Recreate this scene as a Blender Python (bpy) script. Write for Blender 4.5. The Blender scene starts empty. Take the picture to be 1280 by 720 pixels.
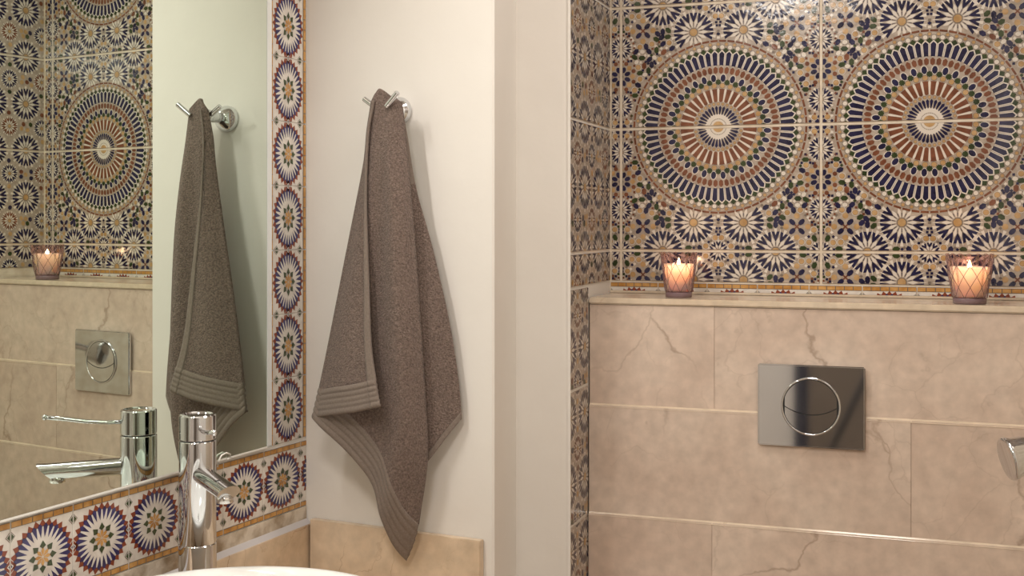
import bpy, bmesh, math, random
from mathutils import Vector, Matrix
random.seed(7)
S = bpy.context.scene
COL = S.collection
R_ = math.radians

# ------------------------------------------------------------------ camera
CZ = 1.40                      # lens height
TH = 0.3338                    # the lens looks this far to the left of the back wall's normal
F = 1500.0; HOR = 279.0        # focal length and horizon row, 1280 x 720 frame
cd = bpy.data.cameras.new('camera'); cam = bpy.data.objects.new('camera', cd); COL.objects.link(cam)
cam.location = (0, 0, CZ); cam.rotation_euler = (R_(90), 0, TH)
cd.sensor_width = 36; cd.lens = F / 1280 * 36; cd.shift_y = -(360 - HOR) / 1280
cd.clip_start = 0.02
S.camera = cam

# ------------------------------------------------------------------ world, exposure
w = bpy.data.worlds.new('world'); S.world = w; w.use_nodes = True
w.node_tree.nodes['Background'].inputs[0].default_value = (1.0, 0.95, 0.88, 1)
w.node_tree.nodes['Background'].inputs[1].default_value = 0.25
S.view_settings.view_transform = 'Standard'; S.view_settings.look = 'None'
S.view_settings.gamma = 1; S.view_settings.use_curve_mapping = False
S.view_settings.exposure = 0.0

# ------------------------------------------------------------------ layout (metres; heights relative to the floor)
YB = 2.4093; YF = 2.2415; XL = -0.6201; Y2 = 2.1124; YT = 1.9657; XM = -1.0828; XP = -0.6990; YP = 1.9220; XQ = -0.7247; DE = 0.0995
XR = 0.235; YR = -1.0; CEIL = 2.32
ZA = CZ - 0.0559; TW = 0.4; THH = 0.2492; XS = -0.5975
ZLED = CZ - 0.1434
dW = Vector((math.sin(DE), math.cos(DE), 0)); nW = Vector((math.cos(DE), -math.sin(DE), 0))
W0 = Vector((XM, YT, 0))
LA = R_(90) - DE               # turn of things that stand along the mirror wall

def ray(px, py):
    u = (px - 640) / F; v = (HOR - py) / F
    return Vector((-math.sin(TH) + u * math.cos(TH), math.cos(TH) + u * math.sin(TH), v))
def atY(px, py, Y):
    d = ray(px, py); k = Y / d.y; return Vector((d.x * k, Y, CZ + d.z * k))
def atX(px, py, X):
    d = ray(px, py); k = X / d.x; return Vector((X, d.y * k, CZ + d.z * k))
def atW(px, py, off=0.0):      # on the mirror wall, 'off' in front of it
    d = ray(px, py); o = W0 + nW * off
    k = (o.x * nW.x + o.y * nW.y) / (d.x * nW.x + d.y * nW.y)
    return Vector((d.x * k, d.y * k, CZ + d.z * k))
tT = Vector((XP - XM, YP - YT, 0)).normalized(); nT = Vector((tT.y, -tT.x, 0))   # along the towel wall, and out of it
TA = math.atan2(tT.y, tT.x)
def atT(px, py, off=0.0):      # on the towel wall, 'off' in front of it
    d = ray(px, py); o = W0 + nT * off
    k = (o.x * nT.x + o.y * nT.y) / (d.x * nT.x + d.y * nT.y)
    return Vector((d.x * k, d.y * k, CZ + d.z * k))
def wk(p): return (Vector((p.x, p.y, 0)) - W0).dot(dW)      # distance along the mirror wall from the corner (negative)
def wpt(k, z, off=0.0): v = W0 + dW * k + nW * off; return Vector((v.x, v.y, z))

# ------------------------------------------------------------------ lights that the room has (fixtures are built further down)
LAMPS = []
def area(name, loc, size, power, col, rot=(0, 0, 0), shape='DISK', size_y=None):
    l = bpy.data.lights.new(name, 'AREA'); l.energy = power; l.color = col; l.shape = shape; l.size = size
    if size_y: l.size_y = size_y
    o = bpy.data.objects.new(name, l); COL.objects.link(o); o.location = loc; o.rotation_euler = rot
    return o
WARM = (1.0, 0.945, 0.885)
CEIL_LAMPS = [(-0.45, 0.34), (-0.16, 1.72)]
area('ceiling_light_glow', (-0.45, 0.34, CEIL - 0.075), 0.34, 12.5, WARM)
area('ceiling_light_glow', (-0.16, 1.72, CEIL - 0.075), 0.30, 4.2, WARM)
VAN = wpt(-0.80, 2.06, 0.10)
area('vanity_light_glow', VAN + nW * 0.035, 0.05, 8.5, (1.0, 0.95, 0.89), (0, R_(-60), -DE), 'RECTANGLE', 0.5)

# ------------------------------------------------------------------ materials
def nodes(m): m.use_nodes = True; return m.node_tree.nodes, m.node_tree.links
def mat(name, col, rough=0.5, metal=0.0, **kw):
    m = bpy.data.materials.new(name); n, l = nodes(m); b = n['Principled BSDF']
    b.inputs['Base Color'].default_value = (*col, 1); b.inputs['Roughness'].default_value = rough; b.inputs['Metallic'].default_value = metal
    for k, v in kw.items(): b.inputs[k].default_value = v
    return m
def bump(m, scale, strength, dist=0.001, detail=4, coord='pos'):
    n, l = nodes(m); b = n['Principled BSDF']
    t = n.new('ShaderNodeTexNoise'); t.inputs['Scale'].default_value = scale; t.inputs['Detail'].default_value = detail
    g = n.new('ShaderNodeNewGeometry'); l.new(g.outputs['Position'], t.inputs['Vector'])
    bp = n.new('ShaderNodeBump'); bp.inputs['Strength'].default_value = strength; bp.inputs['Distance'].default_value = dist
    l.new(t.outputs['Fac'], bp.inputs['Height']); l.new(bp.outputs['Normal'], b.inputs['Normal'])
    return t
def mottle(m, c1, c2, scale, lo=0.35, hi=0.65):
    n, l = nodes(m); b = n['Principled BSDF']
    t = n.new('ShaderNodeTexNoise'); t.inputs['Scale'].default_value = scale; t.inputs['Detail'].default_value = 6
    g = n.new('ShaderNodeNewGeometry'); l.new(g.outputs['Position'], t.inputs['Vector'])
    r = n.new('ShaderNodeValToRGB'); r.color_ramp.elements[0].position = lo; r.color_ramp.elements[1].position = hi
    r.color_ramp.elements[0].color = (*c1, 1); r.color_ramp.elements[1].color = (*c2, 1)
    l.new(t.outputs['Fac'], r.inputs[0]); l.new(r.outputs[0], b.inputs['Base Color'])
    return r
M = {}
M['plaster'] = mat('plaster', (.80, .755, .69), .75); mottle(M['plaster'], (.775, .735, .685), (.82, .785, .735), 3); bump(M['plaster'], 18, .25, .004)
M['ceiling'] = mat('ceiling_paint', (.82, .79, .74), .8)
M['grout'] = mat('grout', (.70, .60, .48), .8); mottle(M['grout'], (.62, .52, .40), (.76, .67, .55), 40); bump(M['grout'], 200, .3)
M['tile'] = mat('tile_glaze_cream', (.44, .36, .29), .18, **{'Coat Weight': .3}); mottle(M['tile'], (.34, .275, .22), (.455, .38, .312), 90)
M['white'] = mat('glaze_white', (.70, .63, .55), .15, **{'Coat Weight': .3})
M['blue'] = mat('glaze_blue', (.018, .016, .060), .12, **{'Coat Weight': .3}); mottle(M['blue'], (.010, .008, .032), (.021, .019, .064), 60)
M['rust'] = mat('glaze_rust', (.20, .062, .024), .15, **{'Coat Weight': .3}); mottle(M['rust'], (.13, .042, .020), (.22, .080, .040), 60)
M['green'] = mat('glaze_green', (.030, .045, .012), .15, **{'Coat Weight': .3}); mottle(M['green'], (.020, .034, .010), (.042, .060, .018), 60)
M['ochre'] = mat('glaze_ochre', (.52, .29, .10), .16, **{'Coat Weight': .3}); mottle(M['ochre'], (.40, .235, .095), (.54, .35, .17), 60)
for k_ in ('tile', 'white', 'blue', 'rust', 'green', 'ochre'): bump(M[k_], 75, .30, .0012, 2)
M['line'] = mat('glaze_line', (.17, .13, .10), .3)
# border tiles: a cooler white ground with livelier glazes
M['btile'] = mat('border_glaze_white', (.72, .66, .60), .2); mottle(M['btile'], (.64, .58, .53), (.75, .70, .64), 70)
M['bblue'] = mat('border_blue', (.045, .035, .17), .15); mottle(M['bblue'], (.024, .019, .075), (.048, .042, .15), 80)
M['brust'] = mat('border_rust', (.24, .055, .025), .2)
M['bgreen'] = mat('border_green', (.050, .070, .030), .2)
M['bochre'] = mat('border_ochre', (.55, .28, .08), .2); mottle(M['bochre'], (.45, .21, .05), (.62, .35, .12), 60)
M['chrome'] = mat('chrome', (.72, .73, .75), .05, 1.0)
M['chrome_satin'] = mat('chrome_satin', (.66, .64, .61), .16, 1.0)
M['dark'] = mat('dark_gap', (.02, .02, .02), .5)
M['ceramic'] = mat('white_ceramic', (.86, .86, .84), .08, **{'Coat Weight': .5})
M['white_plastic'] = mat('white_plastic', (.85, .83, .78), .35)
M['silver_edge'] = mat('silver_edge', (.84, .86, .87), .15, .35)
M['caulk'] = mat('grey_caulk', (.55, .52, .52), .6); bump(M['caulk'], 120, .3)
m = M['mirror'] = mat('mirror_silver', (.76, .84, .76), .0, 1.0)

def marble(name, base, base2, vein, vscale=3.0, vein_amt=.75, rough=.22):
    m = bpy.data.materials.new(name); n, l = nodes(m); b = n['Principled BSDF']
    g = n.new('ShaderNodeNewGeometry'); oi = n.new('ShaderNodeObjectInfo')
    mul = n.new('ShaderNodeVectorMath'); mul.operation = 'SCALE'; mul.inputs[3].default_value = 37.0
    cmb = n.new('ShaderNodeCombineXYZ')
    for i in range(3): l.new(oi.outputs['Random'], cmb.inputs[i])
    l.new(cmb.outputs[0], mul.inputs[0])
    add = n.new('ShaderNodeVectorMath'); l.new(g.outputs['Position'], add.inputs[0]); l.new(mul.outputs[0], add.inputs[1])
    n1 = n.new('ShaderNodeTexNoise'); n1.inputs['Scale'].default_value = 5; n1.inputs['Detail'].default_value = 7; n1.inputs['Roughness'].default_value = .62
    l.new(add.outputs[0], n1.inputs['Vector'])
    r1 = n.new('ShaderNodeValToRGB'); r1.color_ramp.elements[0].position = .36; r1.color_ramp.elements[1].position = .64
    r1.color_ramp.elements[0].color = (*base, 1); r1.color_ramp.elements[1].color = (*base2, 1); l.new(n1.outputs['Fac'], r1.inputs[0])
    # fine clouding
    n3 = n.new('ShaderNodeTexNoise'); n3.inputs['Scale'].default_value = 42; n3.inputs['Detail'].default_value = 5; l.new(add.outputs[0], n3.inputs['Vector'])
    r3 = n.new('ShaderNodeMapRange'); r3.inputs[1].default_value = .3; r3.inputs[2].default_value = .7; r3.inputs[3].default_value = .86; r3.inputs[4].default_value = 1.06
    l.new(n3.outputs['Fac'], r3.inputs[0])
    # veins: warped cell edges, broken up by a mask
    nd = n.new('ShaderNodeTexNoise'); nd.inputs['Scale'].default_value = 6; nd.inputs['Detail'].default_value = 5; l.new(add.outputs[0], nd.inputs['Vector'])
    sc = n.new('ShaderNodeVectorMath'); sc.operation = 'SCALE'; sc.inputs[3].default_value = .22; l.new(nd.outputs['Color'], sc.inputs[0])
    ad2 = n.new('ShaderNodeVectorMath'); l.new(add.outputs[0], ad2.inputs[0]); l.new(sc.outputs[0], ad2.inputs[1])
    prev = None
    for vs, wd, amt, ms in ((vscale, .010, vein_amt, 3.5), (vscale * 3.1, .016, vein_amt * .32, 6.0)):
        vo = n.new('ShaderNodeTexVoronoi'); vo.feature = 'DISTANCE_TO_EDGE'; vo.inputs['Scale'].default_value = vs; l.new(ad2.outputs[0], vo.inputs['Vector'])
        mr = n.new('ShaderNodeMapRange'); mr.inputs[1].default_value = 0; mr.inputs[2].default_value = wd; mr.inputs[3].default_value = amt; mr.inputs[4].default_value = 0
        l.new(vo.outputs['Distance'], mr.inputs[0])
        mk = n.new('ShaderNodeTexNoise'); mk.inputs['Scale'].default_value = ms; l.new(add.outputs[0], mk.inputs['Vector'])
        mm = n.new('ShaderNodeMapRange'); mm.inputs[1].default_value = .47; mm.inputs[2].default_value = .60; l.new(mk.outputs['Fac'], mm.inputs[0])
        mu = n.new('ShaderNodeMath'); mu.operation = 'MULTIPLY'; l.new(mr.outputs[0], mu.inputs[0]); l.new(mm.outputs[0], mu.inputs[1])
        if prev is None: prev = mu
        else:
            mx = n.new('ShaderNodeMath'); mx.operation = 'MAXIMUM'; l.new(prev.outputs[0], mx.inputs[0]); l.new(mu.outputs[0], mx.inputs[1]); prev = mx
    rv = n.new('ShaderNodeMapRange'); rv.inputs[3].default_value = .93; rv.inputs[4].default_value = 1.05; l.new(oi.outputs['Random'], rv.inputs[0])
    tone = n.new('ShaderNodeMath'); tone.operation = 'MULTIPLY'; l.new(r3.outputs[0], tone.inputs[0]); l.new(rv.outputs[0], tone.inputs[1]); r3 = tone
    hs = n.new('ShaderNodeVectorMath'); hs.operation = 'SCALE'; l.new(r1.outputs[0], hs.inputs[0]); l.new(r3.outputs[0], hs.inputs[3])
    mix = n.new('ShaderNodeMix'); mix.data_type = 'RGBA'; l.new(prev.outputs[0], mix.inputs[0]); l.new(hs.outputs[0], mix.inputs[6]); mix.inputs[7].default_value = (*vein, 1)
    l.new(mix.outputs[2], b.inputs['Base Color']); b.inputs['Roughness'].default_value = rough
    return m
M['marble'] = marble('marble_pink_beige', (.60, .465, .378), (.70, .572, .475), (.30, .21, .15), 2.6, .6)
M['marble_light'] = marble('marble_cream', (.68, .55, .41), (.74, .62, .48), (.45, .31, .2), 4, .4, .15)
M['marble_gold'] = marble('marble_golden', (.60, .45, .31), (.74, .60, .45), (.36, .22, .13), 8, .85)
M['floor'] = marble('floor_marble', (.48, .36, .27), (.56, .43, .33), (.28, .19, .12))

# ------------------------------------------------------------------ mesh helpers
def obj(name, bm, material, parent=None, smooth=False, loc=None, rotz=0.0):
    me = bpy.data.meshes.new(name)
    if isinstance(bm, tuple): me.from_pydata(bm[0], [], bm[1])
    else:
        bmesh.ops.recalc_face_normals(bm, faces=bm.faces[:]); bm.to_mesh(me); bm.free()
    for mm in (material if isinstance(material, (list, tuple)) else [material]): me.materials.append(mm)
    if smooth:
        for p in me.polygons: p.use_smooth = True
    return link(name, me, parent, loc, rotz)
def link(name, me, parent=None, loc=None, rotz=0.0):
    o = bpy.data.objects.new(name, me); COL.objects.link(o)
    if parent: o.parent = parent
    if loc is not None: o.location = loc
    o.rotation_euler = (0, 0, rotz)
    return o
def tag(o, label=None, cat=None, group=None, kind=None):
    if label: o['label'] = label
    if cat: o['category'] = cat
    if group: o['group'] = group
    if kind: o['kind'] = kind
    return o
def thing(name, label, cat, loc=(0, 0, 0), rotz=0, group=None):
    o = bpy.data.objects.new(name, None); COL.objects.link(o); o.location = loc; o.rotation_euler = (0, 0, rotz); o.empty_display_size = .05
    return tag(o, label, cat, group)
def copy_tree(o, parent=None):
    c = o.copy(); COL.objects.link(c); c.parent = parent
    for ch in [x for x in o.children]: copy_tree(ch, c)
    return c
def box(x0, x1, y0, y1, z0, z1, bev=0.0, bm=None, seg=2):
    b = bmesh.new()
    vs = [b.verts.new((x, y, z)) for x in (x0, x1) for y in (y0, y1) for z in (z0, z1)]
    for f in ((0, 1, 3, 2), (4, 6, 7, 5), (0, 4, 5, 1), (2, 3, 7, 6), (0, 2, 6, 4), (1, 5, 7, 3)): b.faces.new([vs[i] for i in f])
    if bev: bmesh.ops.bevel(b, geom=b.edges[:] , offset=bev, segments=seg, affect='EDGES')
    if bm is None: return b
    me = bpy.data.meshes.new('t'); b.to_mesh(me); b.free(); bm.from_mesh(me); bpy.data.meshes.remove(me); return bm
def hexa(pts, bm=None):           # 8 points: bottom four, then top four
    b = bm or bmesh.new(); v = [b.verts.new(p) for p in pts]
    for f in ((0, 1, 2, 3), (7, 6, 5, 4), (0, 4, 5, 1), (1, 5, 6, 2), (2, 6, 7, 3), (3, 7, 4, 0)): b.faces.new([v[i] for i in f])
    return b
def lathe(prof, seg=48, bm=None, mtx=None, cap=True):
    b = bm or bmesh.new(); rings = []
    for r, z in prof:
        ring = []
        for i in range(seg):
            a = 2 * math.pi * i / seg; p = Vector((r * math.cos(a), r * math.sin(a), z))
            ring.append(b.verts.new(mtx @ p if mtx else p))
        rings.append(ring)
    for j in range(len(rings) - 1):
        for i in range(seg): b.faces.new((rings[j][i], rings[j][(i + 1) % seg], rings[j + 1][(i + 1) % seg], rings[j + 1][i]))
    if cap:
        b.faces.new(rings[0][::-1]); b.faces.new(rings[-1])
    return b
def frame_to(p0, p1):             # matrix whose Z runs from p0 to p1
    d = (Vector(p1) - Vector(p0)).normalized(); q = d.to_track_quat('Z', 'Y')
    return Matrix.Translation(Vector(p0)) @ q.to_matrix().to_4x4()
def rod(p0, p1, r0, r1=None, seg=24, bev=.0006, bm=None):
    r1 = r0 if r1 is None else r1; L = (Vector(p1) - Vector(p0)).length
    return lathe([(r0 - bev, 0), (r0, bev), (r1, L - bev), (r1 - bev, L)], seg, bm, frame_to(p0, p1))
def tube(pts, r, seg=8, bm=None, closed=False):
    b = bm or bmesh.new(); pts = [Vector(p) for p in pts]; rings = []; n = len(pts)
    for i, p in enumerate(pts):
        t = (pts[(i + 1) % n if closed else min(i + 1, n - 1)] - pts[(i - 1) % n if closed else max(i - 1, 0)]).normalized()
        up = Vector((0, 0, 1)) if abs(t.z) < .95 else Vector((0, 1, 0))
        s = t.cross(up).normalized(); q = s.cross(t)
        rings.append([b.verts.new(p + s * r * math.cos(2 * math.pi * k / seg) + q * r * math.sin(2 * math.pi * k / seg)) for k in range(seg)])
    for j in range(n if closed else n - 1):
        a, c = rings[j], rings[(j + 1) % n]
        for k in range(seg): b.faces.new((a[k], a[(k + 1) % seg], c[(k + 1) % seg], c[k]))
    if not closed: b.faces.new(rings[0][::-1]); b.faces.new(rings[-1])
    return b
def smooth_angle(o, ang=35):
    me = o.data
    for p in me.polygons: p.use_smooth = True
    b = bmesh.new(); b.from_mesh(me)
    for e in b.edges:
        if len(e.link_faces) == 2 and e.calc_face_angle(0) > R_(ang): e.smooth = False
    b.to_mesh(me); b.free(); return o

# ================================================================== THE SETTING
GR = .0016                     # joints lie this deep
G = .009                       # tiles stand this far in front of the wall body
def struct(name, bm, m): return tag(obj(name, bm, m), kind='structure')
struct('floor', box(-1.7, XR + .1, YR - .1, YB + .1, -.05, 0), M['floor'])
struct('ceiling', box(-1.7, XR + .1, YR - .1, YB + .1, CEIL, CEIL + .05), M['ceiling'])
wb = struct('wall_back', box(XL - .1, XR + .1, YB + GR, YB + .1, 0, CEIL), M['grout'])
wr = struct('wall_right', box(XR + GR, XR + .1, 1.45, YB + .05, 0, CEIL), M['grout'])
struct('wall_right_front', box(XR, XR + .1, YR, 1.45, 0, CEIL), M['plaster'])
struct('wall_rear', box(-1.7, XR + .1, YR - .1, YR, 0, CEIL), M['plaster'])
wl = tag(obj('wall_left', box(-3.15, .12, GR, .12, 0, CEIL), M['plaster'], None, False, (W0.x, W0.y, 0), LA), kind='structure')
# the pillar that carries the towel, and the step behind it up to the alcove
bm = bmesh.new()
prof = [(XM - .06 * tT.x, YT - .06 * tT.y), (XP - .004, YP + .0006), (XP - .0004, YP + .004), (XQ, Y2), (XL - GR, Y2), (XL - GR, YB + .05), (XM - .06, YB + .05)]
lo = [bm.verts.new((x, y, 0)) for x, y in prof]; hi = [bm.verts.new((x, y, CEIL)) for x, y in prof]
for i in range(len(prof)): j = (i + 1) % len(prof); bm.faces.new((lo[i], lo[j], hi[j], hi[i]))
bm.faces.new(lo[::-1]); bm.faces.new(hi)
wp = struct('wall_partition', bm, M['plaster'])

# ------------------------------------------------------------------ mosaic-print tiles
COLS = ['line', 'white', 'blue', 'rust', 'green', 'ochre', 'pearl']
M['pearl'] = M['white']
def ngon(c, r, n, a0=0.0, sx=1.0, rot=0.0):
    out = []
    for i in range(n):
        a = a0 + 2 * math.pi * i / n; x, y = r * math.cos(a) * sx, r * math.sin(a)
        out.append((c[0] + x * math.cos(rot) - y * math.sin(rot), c[1] + x * math.sin(rot) + y * math.cos(rot)))
    return out
def blade(c, ang, r0, r1, w0, w1, tip0=0.0, tip1=0.0):       # along a radius, widths at both ends, optional points
    ca, sa = math.cos(ang), math.sin(ang); P = []
    def pt(r, s): P.append((c[0] + r * ca - s * sa, c[1] + r * sa + s * ca))
    if tip0: pt(r0, 0); pt(r0 + tip0, -w0 / 2)
    else: pt(r0, -w0 / 2)
    if tip1: pt(r1 - tip1, -w1 / 2); pt(r1, 0); pt(r1 - tip1, w1 / 2)
    else: pt(r1, -w1 / 2); pt(r1, w1 / 2)
    pt(r0 + tip0, w0 / 2)
    return P
def rosette(out, c, R, n=12, core='ochre', outer='blue', a0=0.0):
    out.append(('line', ngon(c, R * .21, 8, R_(22.5)))); out.append((core, ngon(c, R * .17, 8, R_(22.5))))
    def pp(r, a): return (c[0] + R * r * math.cos(a), c[1] + R * r * math.sin(a))
    g = math.pi / n
    for i in range(n):
        t = a0 + 2 * g * i; h = t + g
        out.append(('white', [pp(.22, t - g * .25), pp(.46, t - g * .66), pp(.64, t), pp(.46, t + g * .66), pp(.22, t + g * .25)]))
        out.append((outer, [pp(.26, h - g * .10), pp(.40, h - g * .16), pp(.40, h + g * .16), pp(.26, h + g * .10)]))
        for sg in (-1, 1):     # chevron that opens outwards
            out.append((outer, [pp(.42, h), pp(.60, h + sg * g * .60), pp(.88, h + sg * g * .90), pp(.86, h + sg * g * .26), pp(.70, h)]))
        out.append(('white', [pp(.70, h), pp(.86, h - g * .26), pp(1.0, h - g * .30), pp(1.0, h + g * .30), pp(.86, h + g * .26)]))
        out.append(('white', [pp(.70, t), pp(.84, t - g * .16), pp(1.0, t), pp(.84, t + g * .16)]))
def motif_a():
    top, O = [], (0.0, 0.0)
    k = 1 / 2520.0
    N = 32; N2 = 64
    top += [('white', ngon(O, 66 * k, 32)), ('ochre', ngon(O, 28 * k, 16))]
    for i in range(40): top.append(('line', ngon((40 * k * math.cos(i * math.pi / 20), 40 * k * math.sin(i * math.pi / 20)), 2.6 * k, 5)))
    for i in range(N):
        t = 2 * math.pi * (i + .5) / N; h = t + math.pi / N
        top.append(('blue', blade(O, t, 62 * k, 107 * k, 4 * k, 15 * k, 0, 10 * k)))
        q = (116 * k * math.cos(h), 116 * k * math.sin(h)); top.append(('line', ngon(q, 9 * k, 6, h))); top.append(('ochre', ngon(q, 7 * k, 6, h)))
        top.append(('rust', blade(O, t, 124 * k, 192 * k, 17 * k, 25 * k, 6 * k, 0)))
        top.append(('white', blade(O, h, 126 * k, 198 * k, 5 * k, 12 * k, 0, 14 * k)))
        q = (208 * k * math.cos(t), 208 * k * math.sin(t)); top.append(('line', ngon(q, 15 * k, 8, t))); top.append(('ochre', ngon(q, 12.5 * k, 8, t)))
        q = (226 * k * math.cos(h), 226 * k * math.sin(h))
        for s in range(2): top.append(('green', ngon(q, 16 * k, 4, h + s * math.pi / 4, 1.0)))
        q = (246 * k * math.cos(t), 246 * k * math.sin(t)); top.append(('white', ngon(q, 17 * k, 10, 0, 1.38, t))); top.append(('blue', ngon(q, 13 * k, 10, 0, 1.5, t)))
    for i in range(N2):
        t = 2 * math.pi * (i + .5) / N2; h = t + math.pi / N2
        top.append(('rust', blade(O, t, 267 * k, 305 * k, 20 * k, 22 * k, 8 * k, 10 * k)))
        top.append(('white', blade(O, t, 306 * k, 388 * k, 27 * k, 34 * k, 8 * k, 14 * k)))
        top.append(('blue', blade(O, t, 310 * k, 381 * k, 20 * k, 25 * k, 0, 12 * k)))
        q = (386 * k * math.cos(h), 386 * k * math.sin(h)); top.append(('green', ngon(q, 15 * k, 4, h)))
        q = (402 * k * math.cos(t), 402 * k * math.sin(t)); top.append(('line', ngon(q, 14 * k, 8))); top.append(('pearl', ngon(q, 11 * k, 8)))
        q = (417 * k * math.cos(h), 417 * k * math.sin(h)); top.append(('line', ngon(q, 11 * k, 6, h))); top.append(('ochre', ngon(q, 8.5 * k, 6, h)))
        top.append(('rust', blade(O, t, 429 * k, 439 * k, 36 * k, 36 * k)))
    MED = 446 * k
    field = []; occ = []
    def sym(x, z, s=True):
        pts = {(round(sx * x, 5), round(sz * z, 5)) for sx in (1, -1) for sz in (1, -1)}
        return pts
    def put(x, z, R, fn):
        for p in sym(x, z): fn(p); occ.append((p[0], p[1], R))
    for (x, z, R, n) in ((.113, THH, .046, 14), (.050, .192, .046, 14), (0, THH, .022, 10), (.2, THH, .022, 10)):
        put(x, z, R, lambda p: rosette(field, p, R, n))
    def cross(p):
        for i in range(4): field.append(('blue', ngon((p[0] + .0125 * math.cos(R_(45 + 90 * i)) * 1.0, p[1] + .0125 * math.sin(R_(45 + 90 * i))), .0078, 8, 0, .62, R_(135 + 90 * i))))
        for i in range(2): field.append(('rust', blade(p, R_(45 + 90 * i), -.007, .007, .0028, .0028)))
        for i in range(4):
            field.append(('ochre', ngon((p[0] + .021 * math.cos(R_(90 * i)), p[1] + .021 * math.sin(R_(90 * i))), .0058, 8)))
    put(.154, .200, .026, cross)
    put(.2, .166, .027, lambda p: (rosette(field, p, .024, 12, 'ochre', 'blue'), [field.append(('rust', ngon((p[0] + .0275 * math.cos(i * math.pi / 9), p[1] + .0275 * math.sin(i * math.pi / 9)), .0026, 5))) for i in range(18)]))
    def star8(p):
        for i in range(8):
            t = R_(22.5 + 45 * i)
            field.append(('blue', ngon((p[0] + .0145 * math.cos(t), p[1] + .0145 * math.sin(t)), .0065, 8, 0, .72, t + math.pi / 2)))
            t2 = R_(45 * i)
            field.append(('ochre', ngon((p[0] + .0245 * math.cos(t2), p[1] + .0245 * math.sin(t2)), .0062, 4, t2)))
            field.append(('rust', ngon((p[0] + .0285 * math.cos(t), p[1] + .0285 * math.sin(t)), .0045, 8)))
        for s in range(2): field.append(('green', ngon(p, .0052, 4, s * math.pi / 4)))
    put(.2, .108, .033, star8)
    put(.2, .048, .029, lambda p: (rosette(field, p, .026, 12, 'ochre', 'blue', R_(15)), [field.append(('rust', ngon((p[0] + .030 * math.cos(i * math.pi / 8), p[1] + .030 * math.sin(i * math.pi / 8)), .003, 4))) for i in range(16)]))
    # small stars, leaves and lozenges between the big figures, mirrored four ways
    rnd = random.Random(5); pts = []
    ringk = {}
    for (cx, cz, R) in list(occ):          # a collar of alternating octagons and leaves round each figure
        if cx < -1e-6 or cz < -1e-6: continue
        nn = max(8, int(2 * math.pi * (R + .0075) / .0125) // 2 * 2)
        for i in range(nn):
            t = 2 * math.pi * (i + .5) / nn; x, z = cx + (R + .0072) * math.cos(t), cz + (R + .0072) * math.sin(t)
            if not (.004 < x < .196 and 0 < z < THH - .004) or math.hypot(x, z) < MED + .006: continue
            if any(math.hypot(x - q[0], z - q[1]) < q[2] + .0048 for q in occ) or any(math.hypot(x - q[0], z - q[1]) < .0108 for q in pts): continue
            pts.append((x, z)); ringk[(x, z)] = (('ochre', 'green', 'ochre', 'blue')[i % 4], t)
    for _ in range(9000):
        x, z = rnd.uniform(0, .2), rnd.uniform(0, THH)
        if math.hypot(x, z) < MED + .006: continue
        if any(math.hypot(x - q[0], z - q[1]) < q[2] + .0050 for q in occ): continue
        if any(math.hypot(x - q[0], z - q[1]) < .0108 for q in pts): continue
        if x < .005 or x > .194 or z > THH - .006: continue
        pts.append((x, z))
    for (x, z) in pts:
        near = math.hypot(x, z) < .215
        kind = rnd.choices(['ochre', 'green', 'blue', 'rust', 'white'], [2.2, 2.4, 6, 3.0 if near else .3, 2.6])[0]
        rot = rnd.choice([0, 1, 2, 3]) * math.pi / 4
        if (x, z) in ringk: kind, rot = ringk[(x, z)]
        for p in sym(x, z):
            r2 = rot * (1 if p[0] * p[1] > 0 else -1)
            if kind == 'ochre': field.append(('white', ngon(p, .0070, 8))); field.append(('line', ngon(p, .0060, 8))); field.append(('ochre', ngon(p, .0053, 8)))
            elif kind == 'white': field.append(('line', ngon(p, .0064, 6, 0, .8, r2))); field.append(('pearl', ngon(p, .0056, 6, 0, .8, r2)))
            else: field.append((kind, ngon(p, .0072, 6, 0, 1.0, r2)) if False else (kind, [(p[0] + a_ * math.cos(r2) - b2 * math.sin(r2), p[1] + a_ * math.sin(r2) + b2 * math.cos(r2)) for a_, b2 in ((.0076, 0), (.0036, .0046), (-.0036, .0046), (-.0076, 0), (-.0036, -.0046), (.0036, -.0046))]))
    small = []
    for _ in range(14000):
        x, z = rnd.uniform(0, .2), rnd.uniform(0, THH)
        if math.hypot(x, z) < MED + .002 or any(math.hypot(x - q[0], z - q[1]) < q[2] + .0015 for q in occ): continue
        if any(math.hypot(x - q[0], z - q[1]) < .0080 for q in pts) or any(math.hypot(x - q[0], z - q[1]) < .0050 for q in small): continue
        small.append((x, z)); kind = rnd.choices(['blue', 'rust', 'line', 'white', 'green'], [6, 1.6, 2, 4, 1])[0]; rot = rnd.choice([0, 1, 2, 3]) * math.pi / 4
        for p in sym(x, z): field.append((kind, ngon(p, .0034, 4, rot, 1.0)))
    def cen(P): return sum(q[0] for q in P) / len(P), sum(q[1] for q in P) / len(P)
    field = [f for f in field if math.hypot(*cen(f[1])) > MED + .002]
    return field + top
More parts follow.
